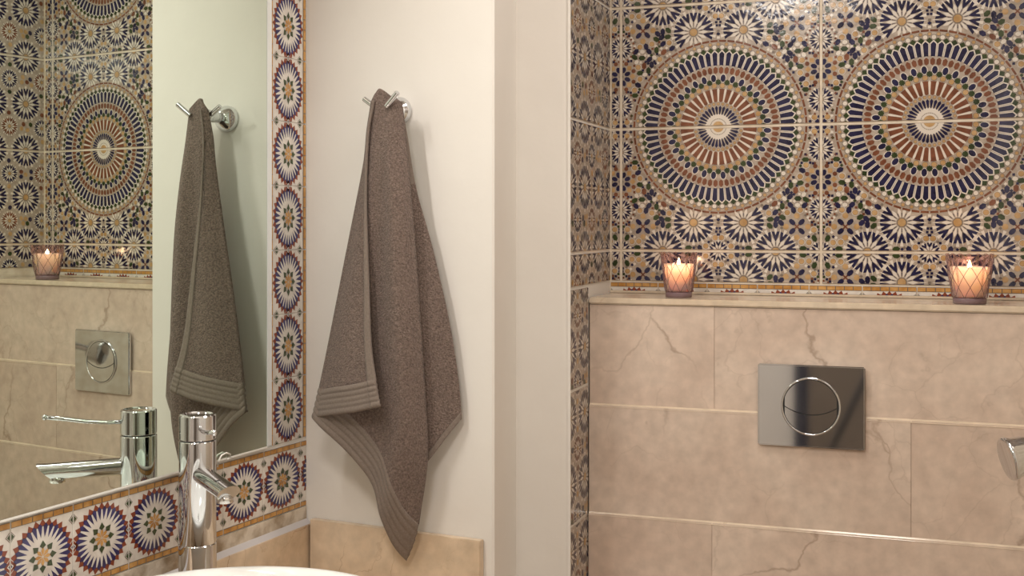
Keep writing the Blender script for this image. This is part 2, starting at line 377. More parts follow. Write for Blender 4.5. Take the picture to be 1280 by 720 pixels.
def motif_b():                 # the side walls' tiles: rosettes in a loose grid
    out = []; occ = []
    for ix in range(-2, 3):
        for iz in range(-2, 3):
            c = (ix * .1, iz * .1246)
            rosette(out, c, .047, 14); occ.append((*c, .049))
            c = (ix * .1 + .05, iz * .1246 + .0623)
            rosette(out, c, .026, 12, 'ochre', 'rust' if (ix + iz) % 2 else 'blue'); occ.append((*c, .028))
    rnd = random.Random(9); pts = []
    for _ in range(9000):
        x, z = rnd.uniform(-.2, .2), rnd.uniform(-THH, THH)
        if any(math.hypot(x - q[0], z - q[1]) < q[2] + .005 for q in occ) or any(math.hypot(x - q[0], z - q[1]) < .0125 for q in pts): continue
        pts.append((x, z))
        kind = rnd.choices(['ochre', 'green', 'blue', 'rust'], [5, 2, 3, 1.5])[0]
        out.append((kind, ngon((x, z), .0068, 6, 0, .9, rnd.uniform(0, 3))))
    return out
MOT = {'a': motif_a(), 'b': motif_b()}
def clip(P, x0, x1, z0, z1):
    for ax, lim, sgn in ((0, x0, 1), (0, x1, -1), (1, z0, 1), (1, z1, -1)):
        Q = []
        for i in range(len(P)):
            a_, b2 = P[i], P[(i + 1) % len(P)]; da, db = (a_[ax] - lim) * sgn, (b2[ax] - lim) * sgn
            if da >= 0: Q.append(a_)
            if da * db < 0:
                t = da / (da - db); Q.append((a_[0] + (b2[0] - a_[0]) * t, a_[1] + (b2[1] - a_[1]) * t))
        P = Q
        if len(P) < 3: return None
    return P
LAYER = {'white': .00025, 'line': .0004, 'blue': .00055, 'rust': .00055, 'green': .00055, 'ochre': .00055, 'pearl': .00060}
cache = {}
def tile_meshes(key, polys, rect, mats, body_m, J=.0046, order=COLS):
    """tile body plus one glaze mesh per colour, cut to rect (motif units), local origin at the rect's lower left corner"""
    x0, x1, z0, z1 = rect; ck = (key, tuple(round(v, 4) for v in rect))
    if ck in cache: return cache[ck]
    if key[0] == 'b' and len(key) > 1: J = .0012
    b = box(J / 2, x1 - x0 - J / 2, 0, G, J / 2, z1 - z0 - J / 2, .0009, seg=1)
    me = bpy.data.meshes.new('tile'); bmesh.ops.recalc_face_normals(b, faces=b.faces[:]); b.to_mesh(me); b.free(); me.materials.append(body_m)
    parts = []
    e = .0012 if J < .002 else .0034
    for cn in order:
        V, Fc = [], []
        for c_, P in polys:
            if c_ != cn: continue
            P = clip(P, x0 + e, x1 - e, z0 + e, z1 - e)
            if not P: continue
            i0 = len(V); V += [(p[0] - x0, -LAYER[cn], p[1] - z0) for p in P]; Fc.append(list(range(i0, i0 + len(P))))
        if Fc:
            mm = bpy.data.meshes.new(cn + '_glaze'); mm.from_pydata(V, [], Fc)
            bb = bmesh.new(); bb.from_mesh(mm)
            for f in bb.faces:
                f.normal_update()
                if f.normal.y > 0: f.normal_flip()
            bb.to_mesh(mm); bb.free(); mm.materials.append(mats[cn]); parts.append((cn, mm))
    cache[ck] = (me, parts); return cache[ck]
NM = {'line': 'outline_glaze', 'white': 'white_glaze', 'blue': 'blue_glaze', 'rust': 'rust_glaze', 'green': 'green_glaze', 'ochre': 'ochre_glaze', 'pearl': 'white_dot_glaze'}
def lay(key, polys, rect, mats, body_m, parent, loc, rotz, order=COLS, extra=None, name='tile'):
    me, parts = tile_meshes(key, polys, rect, mats, body_m, order=order)
    t = link(name, me, parent, loc, rotz)
    if extra: t.matrix_basis = extra
    for cn, mm in parts:
        g = link(NM[cn], mm, t); g['kind'] = 'stuff'
    return t
mA = {c_: M[c_] for c_ in COLS}
# rows: full rows start at the seams; the lowest is cut above the border strip
ZBOT = atY(900, 354, YB).z
def rows(z_top):
    out = [(ZBOT, ZA, 'up_cut')]; z = ZA; i = 0
    while z < z_top - .01:
        out.append((z, min(z + THH, z_top), 'lo' if i % 2 == 0 else 'up')); z += THH; i += 1
    return out
def vrange(r):                 # rows as (motif z0, z1)
    z0, z1, kd = r
    if kd == 'up_cut': return (THH - (z1 - z0), THH)
    if kd == 'lo': return (-THH, -THH + (z1 - z0))
    return (0, z1 - z0)
cols = [(XL, XS, .2 - (XS - XL), .2), (XS, XS + TW, -.2, .2), (XS + TW, XS + 2 * TW, -.2, .2), (XS + 2 * TW, XR, -.2, -.2 + XR - XS - 2 * TW)]
for r in rows(CEIL):
    v0, v1 = vrange(r)
    for x0, x1, u0, u1 in cols:
        lay('a', MOT['a'], (u0, u1, v0, v1), mA, M['tile'], wb, (x0, YB, r[0]), 0)
    # alcove side walls
    lay('b', MOT['b'], (-.2, -.2 + YB - Y2, v0, v1), mA, M['tile'], wp, (XL, Y2, r[0]), R_(90))
    for k in range(3):
        y1 = YB - k * .32
        lay('b', MOT['b'], (-.16, .16, v0, v1), mA, M['tile'], wr, (XR, y1, r[0]), R_(-90))
# the tiled strip that runs on below the ledge, between the marble box and the partition's edge
zz = ZBOT; seq = [(ZBOT - .001, ZBOT - .19), (ZBOT - .19, ZBOT - .439), (ZBOT - .439, ZBOT - .688), (ZBOT - .688, ZBOT - .937), (ZBOT - .937, 0.0)]
for i, (z1, z0) in enumerate(seq):
    lay('b', MOT['b'], (-.2, -.2 + YF - Y2 - .002, -.2, -.2 + z1 - z0), mA, M['tile'], wp, (XL, Y2, z0), R_(90))
# plaster bead that closes the tile edge at the partition's corner
tag(obj('trim_1', box(XL - .004, XL + .0015, Y2 - .0035, Y2 + .001, 0, CEIL, .001), M['plaster']), kind='structure')

# ------------------------------------------------------------------ border tiles round the mirror
def border_polys(P, H):        # P along, H across; origin at the centre
    out = []; rx, rz = P * .485, (H - .024) * .5
    Rr = min(rx, rz * 1.06)
    def e(r, t): return (rx * r * math.cos(t), rz * r * math.sin(t))
    n = 28
    for i in range(n):         # rust zigzag, blue petals, white tips
        t0, t1, t2 = [2 * math.pi * (i + q) / n for q in (-.5, 0, .5)]
        out.append(('rust', [e(.80, t0), e(.92, t0 ), e(1.06, t1), e(.92, t2), e(.80, t2)]))
    out.append(('line', [e(.86, 2 * math.pi * i / 56) for i in range(56)]))
    out.append(('white', [e(.845, 2 * math.pi * i / 56) for i in range(56)]))
    for i in range(n):
        t1 = 2 * math.pi * (i + .5) / n
        dt = math.pi / n
        out.append(('blue', [e(.53, t1), e(.70, t1 - dt * .52), e(.86, t1 - dt * .78), e(.94, t1), e(.86, t1 + dt * .78), e(.70, t1 + dt * .52)]))
    for i in range(8):         # eight-pointed star
        t = 2 * math.pi * i / 8; h = math.pi / 8
        out.append(('line', [e(.0, t), e(.36, t - h), e(.52, t), e(.36, t + h)]))
        out.append(('white', [e(.02, t), e(.32, t - h * .92), e(.48, t), e(.32, t + h * .92)]))
        out.append(('green', [e(.23, t), e(.325, t - h * .82), e(.46, t), e(.325, t + h * .82)]))
        out.append(('ochre', [e(.02, t), e(.17, t - h * .85), e(.30, t), e(.17, t + h * .85)]))
    for sx in (-1, 1):
        for sz in (-1, 1):
            c = (sx * P * .5, sz * rz * .80)
            out.append(('line', ngon(c, .0085, 4))); out.append(('white', ngon(c, .0070, 4))); out.append(('green', ngon(c, .0060, 4)))
        c = (sx * P * .5, 0); out.append(('rust', ngon(c, .010, 4))); out.append(('white', ngon(c, .0055, 4))); out.append(('blue', ngon(c, .0035, 4)))
    m_ = 6
    for sz in (-1, 1):
        z = sz * (H * .5 - .0058)
        out.append(('line', [(-P / 2, z - .0046), (P / 2, z - .0046), (P / 2, z + .0046), (-P / 2, z + .0046)]))
        for i in range(m_):
            xa = -P / 2 + P * i / m_ + .0008; xb = xa + P / m_ - .0016
            out.append(('ochre', [(xa, z - .0036), (xb, z - .0036), (xb, z + .0036), (xa, z + .0036)]))
    return out
BC = ['line', 'rust', 'white', 'blue', 'green', 'ochre']
LAYER2 = {'line': .0003, 'rust': .00015, 'white': .0005, 'blue': .0007, 'green': .0009, 'ochre': .0009}
mB = {'line': M['line'], 'white': M['btile'], 'blue': M['bblue'], 'rust': M['brust'], 'green': M['bgreen'], 'ochre': M['bochre']}
LAYER.update(LAYER2)
# bottom row: edges through the measured lines, one tile per rosette
zt_c = atW(382.5, 549).z; zb_c = atW(382.5, 632).z          # at the corner
zt_l = atW(0, 655).z;     zb_l = atW(133, 722).z            # further along
kt_l = wk(atW(0, 655)); kb_l = wk(atW(133, 722))
cents = [wk(atW(px, 600)) for px in (353, 303, 193, 128, 53)]
PB = (cents[0] - cents[4]) / 5
k0 = (cents[0] + cents[1] + PB + cents[2] + 3 * PB + cents[3] + 4 * PB + cents[4] + 5 * PB) / 5   # centre of the first whole rosette
HB = ((zt_c - zb_c) + ((zt_c + (zt_l - zt_c) * (kb_l / kt_l)) - zb_l)) / 2
tilt = math.atan2(((zt_l - zt_c) / kt_l + (zb_l - zb_c) / kb_l) / 2, 1.0)
print('border pitch', PB, 'height', HB, 'tilt deg', math.degrees(tilt), 'k0', k0)
BP = border_polys(PB, HB)
def wall_mtx(k, z, off, tl): return Matrix.Translation(wpt(k, z, off)) @ Matrix.Rotation(LA, 4, 'Z') @ Matrix.Rotation(-tl, 4, 'Y')
def zrow(k): return zb_c + math.tan(tilt) * k
right_cut = -(k0 + PB / 2)     # what is left between the last whole tile and the corner
# local x runs towards the corner
lay('bd', BP, (-PB / 2, -PB / 2 + right_cut - .001, -HB / 2, HB / 2), mB, M['btile'], wl, None, 0, BC, wall_mtx(k0 + PB / 2, zrow(k0 + PB / 2), 0, tilt), 'border_tile')
for i in range(9):
    ks = k0 - PB / 2 - i * PB
    lay('bd', BP, (-PB / 2, PB / 2, -HB / 2, HB / 2), mB, M['btile'], wl, None, 0, BC, wall_mtx(ks, zrow(ks), 0, tilt), 'border_tile')
# upright column: the same tile turned on end, its left strip hidden under the mirror
yc = [33, 113, 193, 273, 354, 433, 512]
zc = [atW(361, y).z for y in yc]; PV = (zc[0] - zc[-1]) / 6; zc0 = sum(z + PV * (j - 6) * -1 * -1 for j, z in enumerate(zc)) / 7
zc0 = zc[-1]
kR = -.0012; kLc = wk(atW(341.5, 300)); ctr = wk(atW(360, 300)); HV = 2 * (kR - ctr)
print('column pitch', PV, 'width', HV)
BV = [(c_, [(-q[1], q[0]) for q in P]) for c_, P in border_polys(PV, max(HV, .09))]
HV = max(HV, .09)
j = 0; zbase = zrow(0) + HB + .001
zlow = zc0 - PV / 2
while zlow + j * PV < CEIL - .02:
    z0 = zlow + j * PV; z1 = min(z0 + PV, CEIL); 
    zs = max(z0, zbase + .002) if j == 0 else z0
    lay('bv', BV, (-HV / 2, HV / 2, zs - z0 - PV / 2, z1 - z0 - PV / 2), mB, M['btile'], wl, None, 0, BC, wall_mtx(kR - HV, zs, 0, 0), 'border_tile'); j += 1
# cut border strip at the foot of the back wall, its rosettes sunk behind the ledge
STR = ZBOT - ZLED - .004
BS = border_polys(.1, .11)
nx = int((XR - XL) / .1) + 1
for i in range(nx):
    x0 = XL + i * .1; x1 = min(x0 + .1, XR)
    lay('bs', BS, (-.05, -.05 + x1 - x0, .055 - STR, .055), mB, M['btile'], wb, (x0, YB, ZLED + .004), 0, BC, None, 'border_tile')
obj('joint_bead', box(XL, XR, YB - .004, YB + .002, ZLED, ZLED + .005, .001), M['marble_light'], wb)
# rough plaster and grey caulk under the bottom row, above the splashback
pts = []
kk = [0.0, -1.1]
zS = lambda k: atW(382.5, 651).z
zs0 = atW(382.5, 651).z
M['mortar'] = mat('bare_mortar', (.5, .4, .3), .9); mottle(M['mortar'], (.30, .22, .14), (.66, .58, .48), 22, .36, .58); bump(M['mortar'], 60, .8, .004)
obj('mortar_strip', hexa([wpt(-.002, zs0, -.001), wpt(-1.1, zs0, -.001), wpt(-1.1, zs0, .0015), wpt(-.002, zs0, .0015),
                          wpt(-.002, zrow(0) - .0005, -.001), wpt(-1.1, zrow(-1.1) - .0005, -.001), wpt(-1.1, zrow(-1.1) - .0005, .0015), wpt(-.002, zrow(0) - .0005, .0015)]), M['mortar'], wl)
obj('caulk_bead', hexa([wpt(-.001, zs0 - .004, -.002), wpt(-1.1, zs0 - .004, -.002), wpt(-1.1, zs0 - .004, .012), wpt(-.001, zs0 - .004, .012),
                        wpt(-.001, zs0 + .005, -.002), wpt(-1.1, zs0 + .005, -.002), wpt(-1.1, zs0 + .004, .002), wpt(-.001, zs0 + .005, .002)]), M['caulk'], wl)

# ------------------------------------------------------------------ marble splashback, counter
CT = CZ - .66
tag(obj('marble_splashback', box(-1.1, -.002, -.014, -.0004, CT, zs0 - .003, .001), M['marble_gold'], None, False, (W0.x, W0.y, 0), LA),
    'golden marble splashback slab under the mirror behind the tap', 'splashback', 'washbasin splashbacks')
pe = atT(600, 674, .015); zt2 = (atT(384, 651, .015).z + pe.z) / 2; pl = (Vector((pe.x, pe.y, 0)) - W0).dot(tT)
tag(obj('marble_splashback', box(.018, pl, -.015, -.0005, CT, zt2, .0012), M['marble_gold'], None, False, (W0.x, W0.y, 0), TA),
    'beige veined marble splashback slab below the hanging towel', 'splashback', 'washbasin splashbacks')
ct = bmesh.new()
p = [wpt(-.0, CT, .015), wpt(-1.1, CT, .015), Vector((pe.x, wpt(-1.1, 0).y, CT)), Vector((pe.x, pe.y - .001, CT))]
p[0] = wpt(-.017, CT, .015)
hexa([q - Vector((0, 0, .03)) for q in p] + p, ct)
tag(obj('washbasin_counter', ct, M['marble_gold']), 'marble counter slab under the white washbasin', 'counter')

# ------------------------------------------------------------------ marble box under the tiles (hides the cistern)
box_root = thing('cistern_box', 'pink beige marble clad box in front of the mosaic tiles', 'boxing', (0, YF, 0))
def bpart(name, bm, m):
    o = obj(name, bm, m); o.parent = box_root; o.location = (0, -YF, 0); return o
LH = .0125                      # ledge slab front edge
bpart('core', box(XL + .003, XR - .001, YF + .02, YB - .001, .001, ZLED - LH - .001), M['grout'])
bpart('ledge_slab', box(XL + .001, XR - .001, YF - .004, YB - .004, ZLED - LH, ZLED, .0025), M['marble_light'])
z1 = CZ - .3500; z2 = CZ - .5580; z3 = CZ - .766; z4 = CZ - .974
jx = lambda px, py: atY(px, py, YF).x
rowsM = [(ZLED - LH - .0006, z1, [jx(893, 440), jx(893, 440) + .66]), (z1, z2, [jx(1139, 590)]), (z2, z3, [jx(891, 690), jx(891, 690) + .66]), (z3, z4, [jx(1139, 590)]), (z4, .0, [jx(891, 690)])]
for i, (za, zb, js) in enumerate(rowsM):
    xs_ = [XL + .0015] + [q for q in js if q < XR - .03] + [XR - .001]
    for k in range(len(xs_) - 1):
        pr = (0, .0050, .0095, .012, .014)[i] + random.uniform(-.0004, .0004)
        bpart('marble_slab', box(xs_[k] + .0001, xs_[k + 1] - .0001, YF - pr, YF + .02, zb, za - .0002, .0009), M['marble'])

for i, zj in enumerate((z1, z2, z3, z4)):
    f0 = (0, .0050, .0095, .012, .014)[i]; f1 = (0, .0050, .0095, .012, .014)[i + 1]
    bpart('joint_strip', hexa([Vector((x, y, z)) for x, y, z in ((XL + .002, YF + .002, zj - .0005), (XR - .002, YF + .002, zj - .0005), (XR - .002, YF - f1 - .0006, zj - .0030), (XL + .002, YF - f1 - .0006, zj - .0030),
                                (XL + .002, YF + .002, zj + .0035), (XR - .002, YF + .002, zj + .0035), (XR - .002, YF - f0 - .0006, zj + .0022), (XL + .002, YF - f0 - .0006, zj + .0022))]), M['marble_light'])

# ------------------------------------------------------------------ flush plate
pc = atY(1013.5, 508, YF - .012)
pw, ph = (atY(1081, 508, YF - .012).x - atY(947, 508, YF - .012).x) / 2, (atY(1013, 457, YF).z - atY(1013, 559, YF).z) / 2
fl = thing('flush_plate', 'square chrome dual flush plate on the marble box', 'flush plate', (pc.x, YF - .006, pc.z))
obj('plate', box(-pw, pw, -.008, .0005, -ph, ph, .0022, seg=3), M['chrome'], fl)
rr = .0585 * pw / .105
rim = obj('button_ring', lathe([(rr - .0035, .0000), (rr - .0035, .0022), (rr - .0018, .0032), (rr, .0022), (rr, -.001)], 72, None, Matrix.Translation((0, -.008, 0)) @ Matrix.Rotation(R_(90), 4, 'X'), cap=False), M['chrome'], fl, True)
obj('recess', lathe([(rr - .0035, 0), (rr - .0035, .0006)], 64, None, Matrix.Translation((0, -.008, 0)) @ Matrix.Rotation(R_(90), 4, 'X')), M['dark'], fl)
# two buttons divided by an arc
def arc_z(x): return -.0165 * pw / .105 * 1.15 + .35 * (x * x) / (rr * 1.0) * 1.0 + .002
def button(upper):
    b = bmesh.new(); n = 40; R = rr - .0045; gap = .0009
    outl = []
    xs_ = [-R + 2 * R * i / n for i in range(n + 1)]
    zl = [arc_z(x) + (gap if upper else -gap) for x in xs_]
    circ = lambda x: math.sqrt(max(R * R - x * x, 0))
    lower = []; top_ = []
    for x, z in zip(xs_, zl):
        c_ = circ(x)
        if upper: z0, z1_ = max(z, -c_), c_
        else: z0, z1_ = -c_, min(z, c_)
        if z1_ - z0 > .0004: lower.append((x, z0)); top_.append((x, z1_))
    P = lower + top_[::-1]
    vf = [b.verts.new((x * 1.0, -.0105, z)) for x, z in P]; vb = [b.verts.new((x, -.0080, z)) for x, z in P]
    b.faces.new(vf)
    for i in range(len(P)): j = (i + 1) % len(P); b.faces.new((vf[i], vf[j], vb[j], vb[i]))
    return b
obj('button', button(True), M['chrome'], fl); obj('button', button(False), M['chrome'], fl)

# ------------------------------------------------------------------ candles in glass votives
def glass_mat():
    m = bpy.data.materials.new('mauve_glass'); n, l = nodes(m); n.remove(n['Principled BSDF'])
    tr = n.new('ShaderNodeBsdfTransparent'); tr.inputs[0].default_value = (.92, .84, .84, 1)
    gl = n.new('ShaderNodeBsdfGlossy'); gl.inputs['Roughness'].default_value = .06; gl.inputs[0].default_value = (.95, .9, .9, 1)
    lw = n.new('ShaderNodeLayerWeight'); lw.inputs[0].default_value = .18
    mx = n.new('ShaderNodeMixShader'); hf = n.new('ShaderNodeMath'); hf.operation = 'MULTIPLY'; hf.inputs[1].default_value = .6; l.new(lw.outputs['Fresnel'], hf.inputs[0]); l.new(hf.outputs[0], mx.inputs[0]); l.new(tr.outputs[0], mx.inputs[1]); l.new(gl.outputs[0], mx.inputs[2])
    l.new(mx.outputs[0], n['Material Output'].inputs['Surface']); return m
M['glass'] = glass_mat()
M['glass_base'] = mat('mauve_glass_base', (.30, .20, .22), .1, **{'Transmission Weight': .35})
m = M['wax'] = mat('wax', (.90, .76, .68), .45, **{'Subsurface Weight': 1.0, 'Subsurface Scale': .07, 'Subsurface Radius': (1.0, .72, .55)})
m = M['flame'] = mat('flame', (1, .6, .2), .5); b0 = m.node_tree.nodes['Principled BSDF']; b0.inputs['Emission Color'].default_value = (1, .62, .25, 1); b0.inputs['Emission Strength'].default_value = 40
M['wick'] = mat('wick', (.03, .02, .02), .9)
def glass_body(H, r0, r1):      # tapered tumbler with raised diamonds and a scalloped lip
    b = bmesh.new(); nu, nv = 96, 40; rings = []
    for j in range(nv + 1):
        v = j / nv; ring = []
        for i in range(nu):
            a = 2 * math.pi * i / nu; z = H * (.12 + .88 * v); r = r0 + (r1 - r0) * (v ** .85)
            ph = 8 * a / 1.0; q = math.sin(ph + v * 13) * math.sin(ph - v * 13)
            r += .0007 * max(0, min(1, 1.2 * abs(q) + .0)) * min(1, v * 8)
            if j == nv: z += .0022 * math.cos(16 * a)
            if j == nv - 1: z += .0012 * math.cos(16 * a)
            ring.append(b.verts.new((r * math.cos(a), r * math.sin(a), z)))
        rings.append(ring)
    inner = [[b.verts.new((p.co.x * .93, p.co.y * .93, p.co.z)) for p in rings[j]] for j in (nv, 0)]
    allr = rings + [inner[0], inner[1]]
    for j in range(len(allr) - 1):
        for i in range(nu): b.faces.new((allr[j][i], allr[j][(i + 1) % nu], allr[j + 1][(i + 1) % nu], allr[j + 1][i]))
    return b
def votive(px, py_base, w_top, w_base, h_px, lab, lab2, power):
    c = atY(px, py_base, (YF + YB) / 2 - .005)
    # where the sight line meets the ledge
    d = ray(px, py_base); k = (ZLED - CZ) / d.z; yy = d.y * k
    yy = YF + (.062 if px < 1000 else .046)
    c = Vector((d.x / d.y * yy, yy, ZLED + .0002)); D = (-c.x * math.sin(TH) + c.y * math.cos(TH)); s = D / F
    H = h_px * s; r1 = w_top * s / 2; r0 = w_base * s / 2
    t = thing('glass_votive', lab, 'candle holder', c, 0, 'glass votives on the ledge')
    obj('glass_cup', glass_body(H, r0, r1), M['glass'], t, True)
    rg = bmesh.new()
    for k2 in range(20):
        sg = 1 if k2 % 2 else -1; P = []
        for i2 in range(13):
            v2 = i2 / 12 * .93; a2 = 2 * math.pi * (k2 // 2) / 10 + sg * v2 * 1.25; r2 = r0 + (r1 - r0) * (v2 ** .85) + .0007
            P.append((r2 * math.cos(a2), r2 * math.sin(a2), H * (.12 + .88 * v2)))
        tube(P, .00055, 5, rg)
    obj('diamond_ridges', rg, M['glass_base'], t, True)
    obj('glass_base', lathe([(r0 * .95, 0), (r0, .001), (r0 * 1.01, H * .10), (r0 * .98, H * .125), (r0 * .5, H * .13)], 32), M['glass_base'], t, True)
    q = thing('candle', lab2, 'candle', (c.x, c.y, c.z + H * .135), 0, 'lit candles in the votives')
    hw = H * .62; rr0 = r0 * .90; rr1 = (r0 + (r1 - r0) * (.70 ** .85)) * .90
    prof = [(rr0 * .96, 0), (rr0, .001)] + [(rr0 + (rr1 - rr0) * (i / 8) ** .85, hw * i / 8) for i in range(1, 9)] + [(rr1 * .90, hw + .0004), (rr1 * .80, hw - .002), (rr1 * .62, hw - .009), (rr1 * .4, hw - .012), (.002, hw - .0125)]
    fz_ = hw - .012; hw = fz_ + .002
    wx = obj('wax', lathe(prof, 40), M['wax'], q, True)
    obj('wick', tube([(0, 0, hw - .004), (.0004, 0, hw + .003), (.0012, 0, hw + .006)], .0008, 6), M['wick'], q)
    obj('flame', lathe([(.0006, hw + .003), (.0030, hw + .006), (.0038, hw + .009), (.0028, hw + .014), (.0012, hw + .019), (.0002, hw + .022)], 16), M['flame'], q, True)
    l = bpy.data.lights.new('candle_glow', 'POINT'); l.energy = power; l.color = (1, .66, .42); l.shadow_soft_size = .004
    lo_ = bpy.data.objects.new('candle_glow', l); COL.objects.link(lo_); lo_.location = (c.x, c.y, c.z + H * .135 + hw + .013)
    return t
votive(848.5, 369.5, 45, 33, 55, 'mauve glass votive on the ledge below the left mosaic medallion', 'lit candle in the votive left of the flush plate', .55)
votive(1212, 375.5, 57, 40, 61, 'mauve glass votive on the ledge below the right mosaic medallion', 'lit candle in the votive right of the flush plate', .70)

# ------------------------------------------------------------------ mirror
MOFF = .012
kr = wk(atW(339.5, 300, MOFF))
zb1 = atW(337, 559, MOFF).z; zb0 = atW(0, 653.5, MOFF).z; kb0 = wk(atW(0, 653.5, MOFF)); kb1 = wk(atW(337, 559, MOFF))
def zm(k): return zb1 + (zb0 - zb1) * (k - kb1) / (kb0 - kb1)
kl = -1.35; ztop = 1.98
mr = thing('wall_mirror', 'large frameless mirror inside the patterned tile border', 'mirror', wpt(kr, zm(kr), MOFF))
def mpart(name, bm, m):
    o = obj(name, bm, m); o.parent = mr; o.location = -mr.location; return o
def slab(k0_, k1_, za0, za1, zt, o0, o1, bm=None):
    return hexa([wpt(k0_, za0, o0), wpt(k1_, za1, o0), wpt(k1_, za1, o1), wpt(k0_, za0, o1), wpt(k0_, zt, o0), wpt(k1_, zt, o0), wpt(k1_, zt, o1), wpt(k0_, zt, o1)], bm)
e_ = .0135
mpart('backing', slab(kr, kl, zm(kr), zm(kl), ztop, .0015, MOFF - .003), M['silver_edge'])
mpart('mirror_glass', slab(kr - e_, kl, zm(kr) + .003, zm(kl) + .003, ztop - .003, MOFF - .0029, MOFF), M['mirror'])
mpart('edge_strip', slab(kr, kr - e_ + .0003, zm(kr), zm(kr), ztop, MOFF - .0029, MOFF + .0006), M['silver_edge'])
mpart('edge_strip', hexa([wpt(kr, zm(kr), MOFF - .0029), wpt(kl, zm(kl), MOFF - .0029), wpt(kl, zm(kl), MOFF + .0006), wpt(kr, zm(kr), MOFF + .0006),
                          wpt(kr, zm(kr) + .0028, MOFF - .0029), wpt(kl, zm(kl) + .0028, MOFF - .0029), wpt(kl, zm(kl) + .0028, MOFF + .0006), wpt(kr, zm(kr) + .0028, MOFF + .0006)]), M['white_plastic'])
# small white wire clip at the mirror's lower edge
cp = [atW(x, y, MOFF + .004) for x, y in ((272, 584), (273, 576), (277, 569), (283, 566), (288, 568), (288, 573), (284, 574))]
tag(obj('mirror_clip', tube(cp, .0014, 8), M['white_plastic'], None, True), 'small white wire clip at the lower edge of the mirror', 'clip')

# ------------------------------------------------------------------ towel hook
hb = atT(500, 139)
hk = thing('towel_hook', 'round chrome wall hook with two prongs holding the towel', 'hook', hb, TA)
hloc = lambda p: Matrix.Rotation(-TA, 3, 'Z') @ (p - hb)
HR = Matrix.Rotation(R_(90), 4, 'X')
obj('wall_disc', lathe([(.0235, 0), (.0250, .0015), (.0250, .006), (.0225, .013), (.0130, .021), (.0105, .024)], 48, None, HR), M['chrome'], hk, True)
obj('post', rod((0, -.022, 0), (0, -.070, 0), .0105, .0105, 32), M['chrome'], hk, True)
obj('end_cap', lathe([(.0125, 0), (.0132, .001), (.0132, .011), (.0120, .012)], 32, None, Matrix.Translation((0, -.058, 0)) @ HR), M['chrome'], hk, True)
tl = hloc(atT(455, 123.5, .066)); tr_ = hloc(atT(497, 115.5, .088))
for tip in (tl, tr_):
    root = hloc(atT(477, 140, .066)) if tip is tl else hloc(atT(483, 133, .082))
    smooth_angle(obj('prong', rod(root, tip, .0048, .0048, 24), M['chrome'], hk))

# ------------------------------------------------------------------ towel
def terry(name, c1, c2, sc, st, dist):
    m = mat(name, c1, .95, **{'Sheen Weight': .12, 'Sheen Roughness': .5}); mottle(m, c1, c2, 330, .34, .66); t = bump(m, sc, st, dist, 3); return m
M['terry'] = terry('terry_taupe', (.118, .082, .066), (.258, .186, .155), 430, 1.0, .005)
M['woven'] = terry('woven_taupe', (.178, .138, .113), (.220, .174, .146), 900, .4, .001)
def spl(pts, n):                # Catmull-Rom through (px, py, off) -> world points, even in arc length
    W = [atT(p[0], p[1], p[2]) for p in pts]; dense = []
    for i in range(len(W) - 1):
        p0, p1, p2, p3 = W[max(i - 1, 0)], W[i], W[i + 1], W[min(i + 2, len(W) - 1)]
        for k in range(24):
            t = k / 24; dense.append(.5 * ((2 * p1) + (p2 - p0) * t + (2 * p0 - 5 * p1 + 4 * p2 - p3) * t * t + (3 * p1 - p0 - 3 * p2 + p3) * t ** 3))
    dense.append(W[-1]); L = [0]
    for i in range(1, len(dense)): L.append(L[-1] + (dense[i] - dense[i - 1]).length)
    out = []; j = 0
    for k in range(n + 1):
        s = L[-1] * k / n
        while j < len(L) - 2 and L[j + 1] < s: j += 1
        q = (s - L[j]) / max(L[j + 1] - L[j], 1e-9); out.append(dense[j].lerp(dense[j + 1], min(max(q, 0), 1)))
    return out
def coons(top, right, bottom, left, nu, nv, disp):
    T, B, Lf, Rt = spl(top, nu), spl(bottom, nu), spl(left, nv), spl(right, nv); grid = []
    for j in range(nv + 1):
        v = j / nv; row = []
        for i in range(nu + 1):
            u = i / nu
            p = (1 - v) * T[i] + v * B[i] + (1 - u) * Lf[j] + u * Rt[j] - ((1 - u) * (1 - v) * T[0] + u * (1 - v) * T[nu] + (1 - u) * v * B[0] + u * v * B[nu])
            row.append(p + nT * disp(u, v))
        grid.append(row)
    return grid
tw = thing('hand_towel', 'taupe terry hand towel with ribbed ends hanging from the chrome hook', 'towel', hb + nT * .06)
def sheet(grid, region, parts, th=.0045):
    nv, nu = len(grid) - 1, len(grid[0]) - 1
    for pname, m in parts.items():
        b = bmesh.new(); vv = {}
        def gv(j, i):
            if (j, i) not in vv: vv[(j, i)] = b.verts.new(grid[j][i])
            return vv[(j, i)]
        for j in range(nv):
            for i in range(nu):
                if region((i + .5) / nu, (j + .5) / nv) == pname: b.faces.new((gv(j, i), gv(j + 1, i), gv(j + 1, i + 1), gv(j, i + 1)))
        if not b.faces: b.free(); continue
        o = obj(pname, b, m, None, True); o.parent = tw; o.location = -tw.location
        so = o.modifiers.new('thickness', 'SOLIDIFY'); so.thickness = th; so.offset = 0
def rib(v, v0, n, amp): return amp * abs(math.sin(math.pi * n * (v - v0) / (1 - v0))) if v > v0 else 0
LEFT = [(465, 127, .074), (460, 165, .072), (456, 205, .072), (440, 290, .076), (420, 390, .082), (402, 480, .090), (393, 521, .095)]
HEM = [(468, 126, .082), (461, 165, .086), (459, 215, .090), (459.5, 270, .094), (462, 350, .102), (465, 430, .110), (472, 480, .116), (477, 507, .119)]
CRE = [(496, 127, .072), (500, 170, .074), (505, 225, .078), (511, 300, .082), (517, 400, .082), (523, 500, .079), (526, 575, .073), (518, 640, .064), (512, 675, .058), (501, 704, .05)]
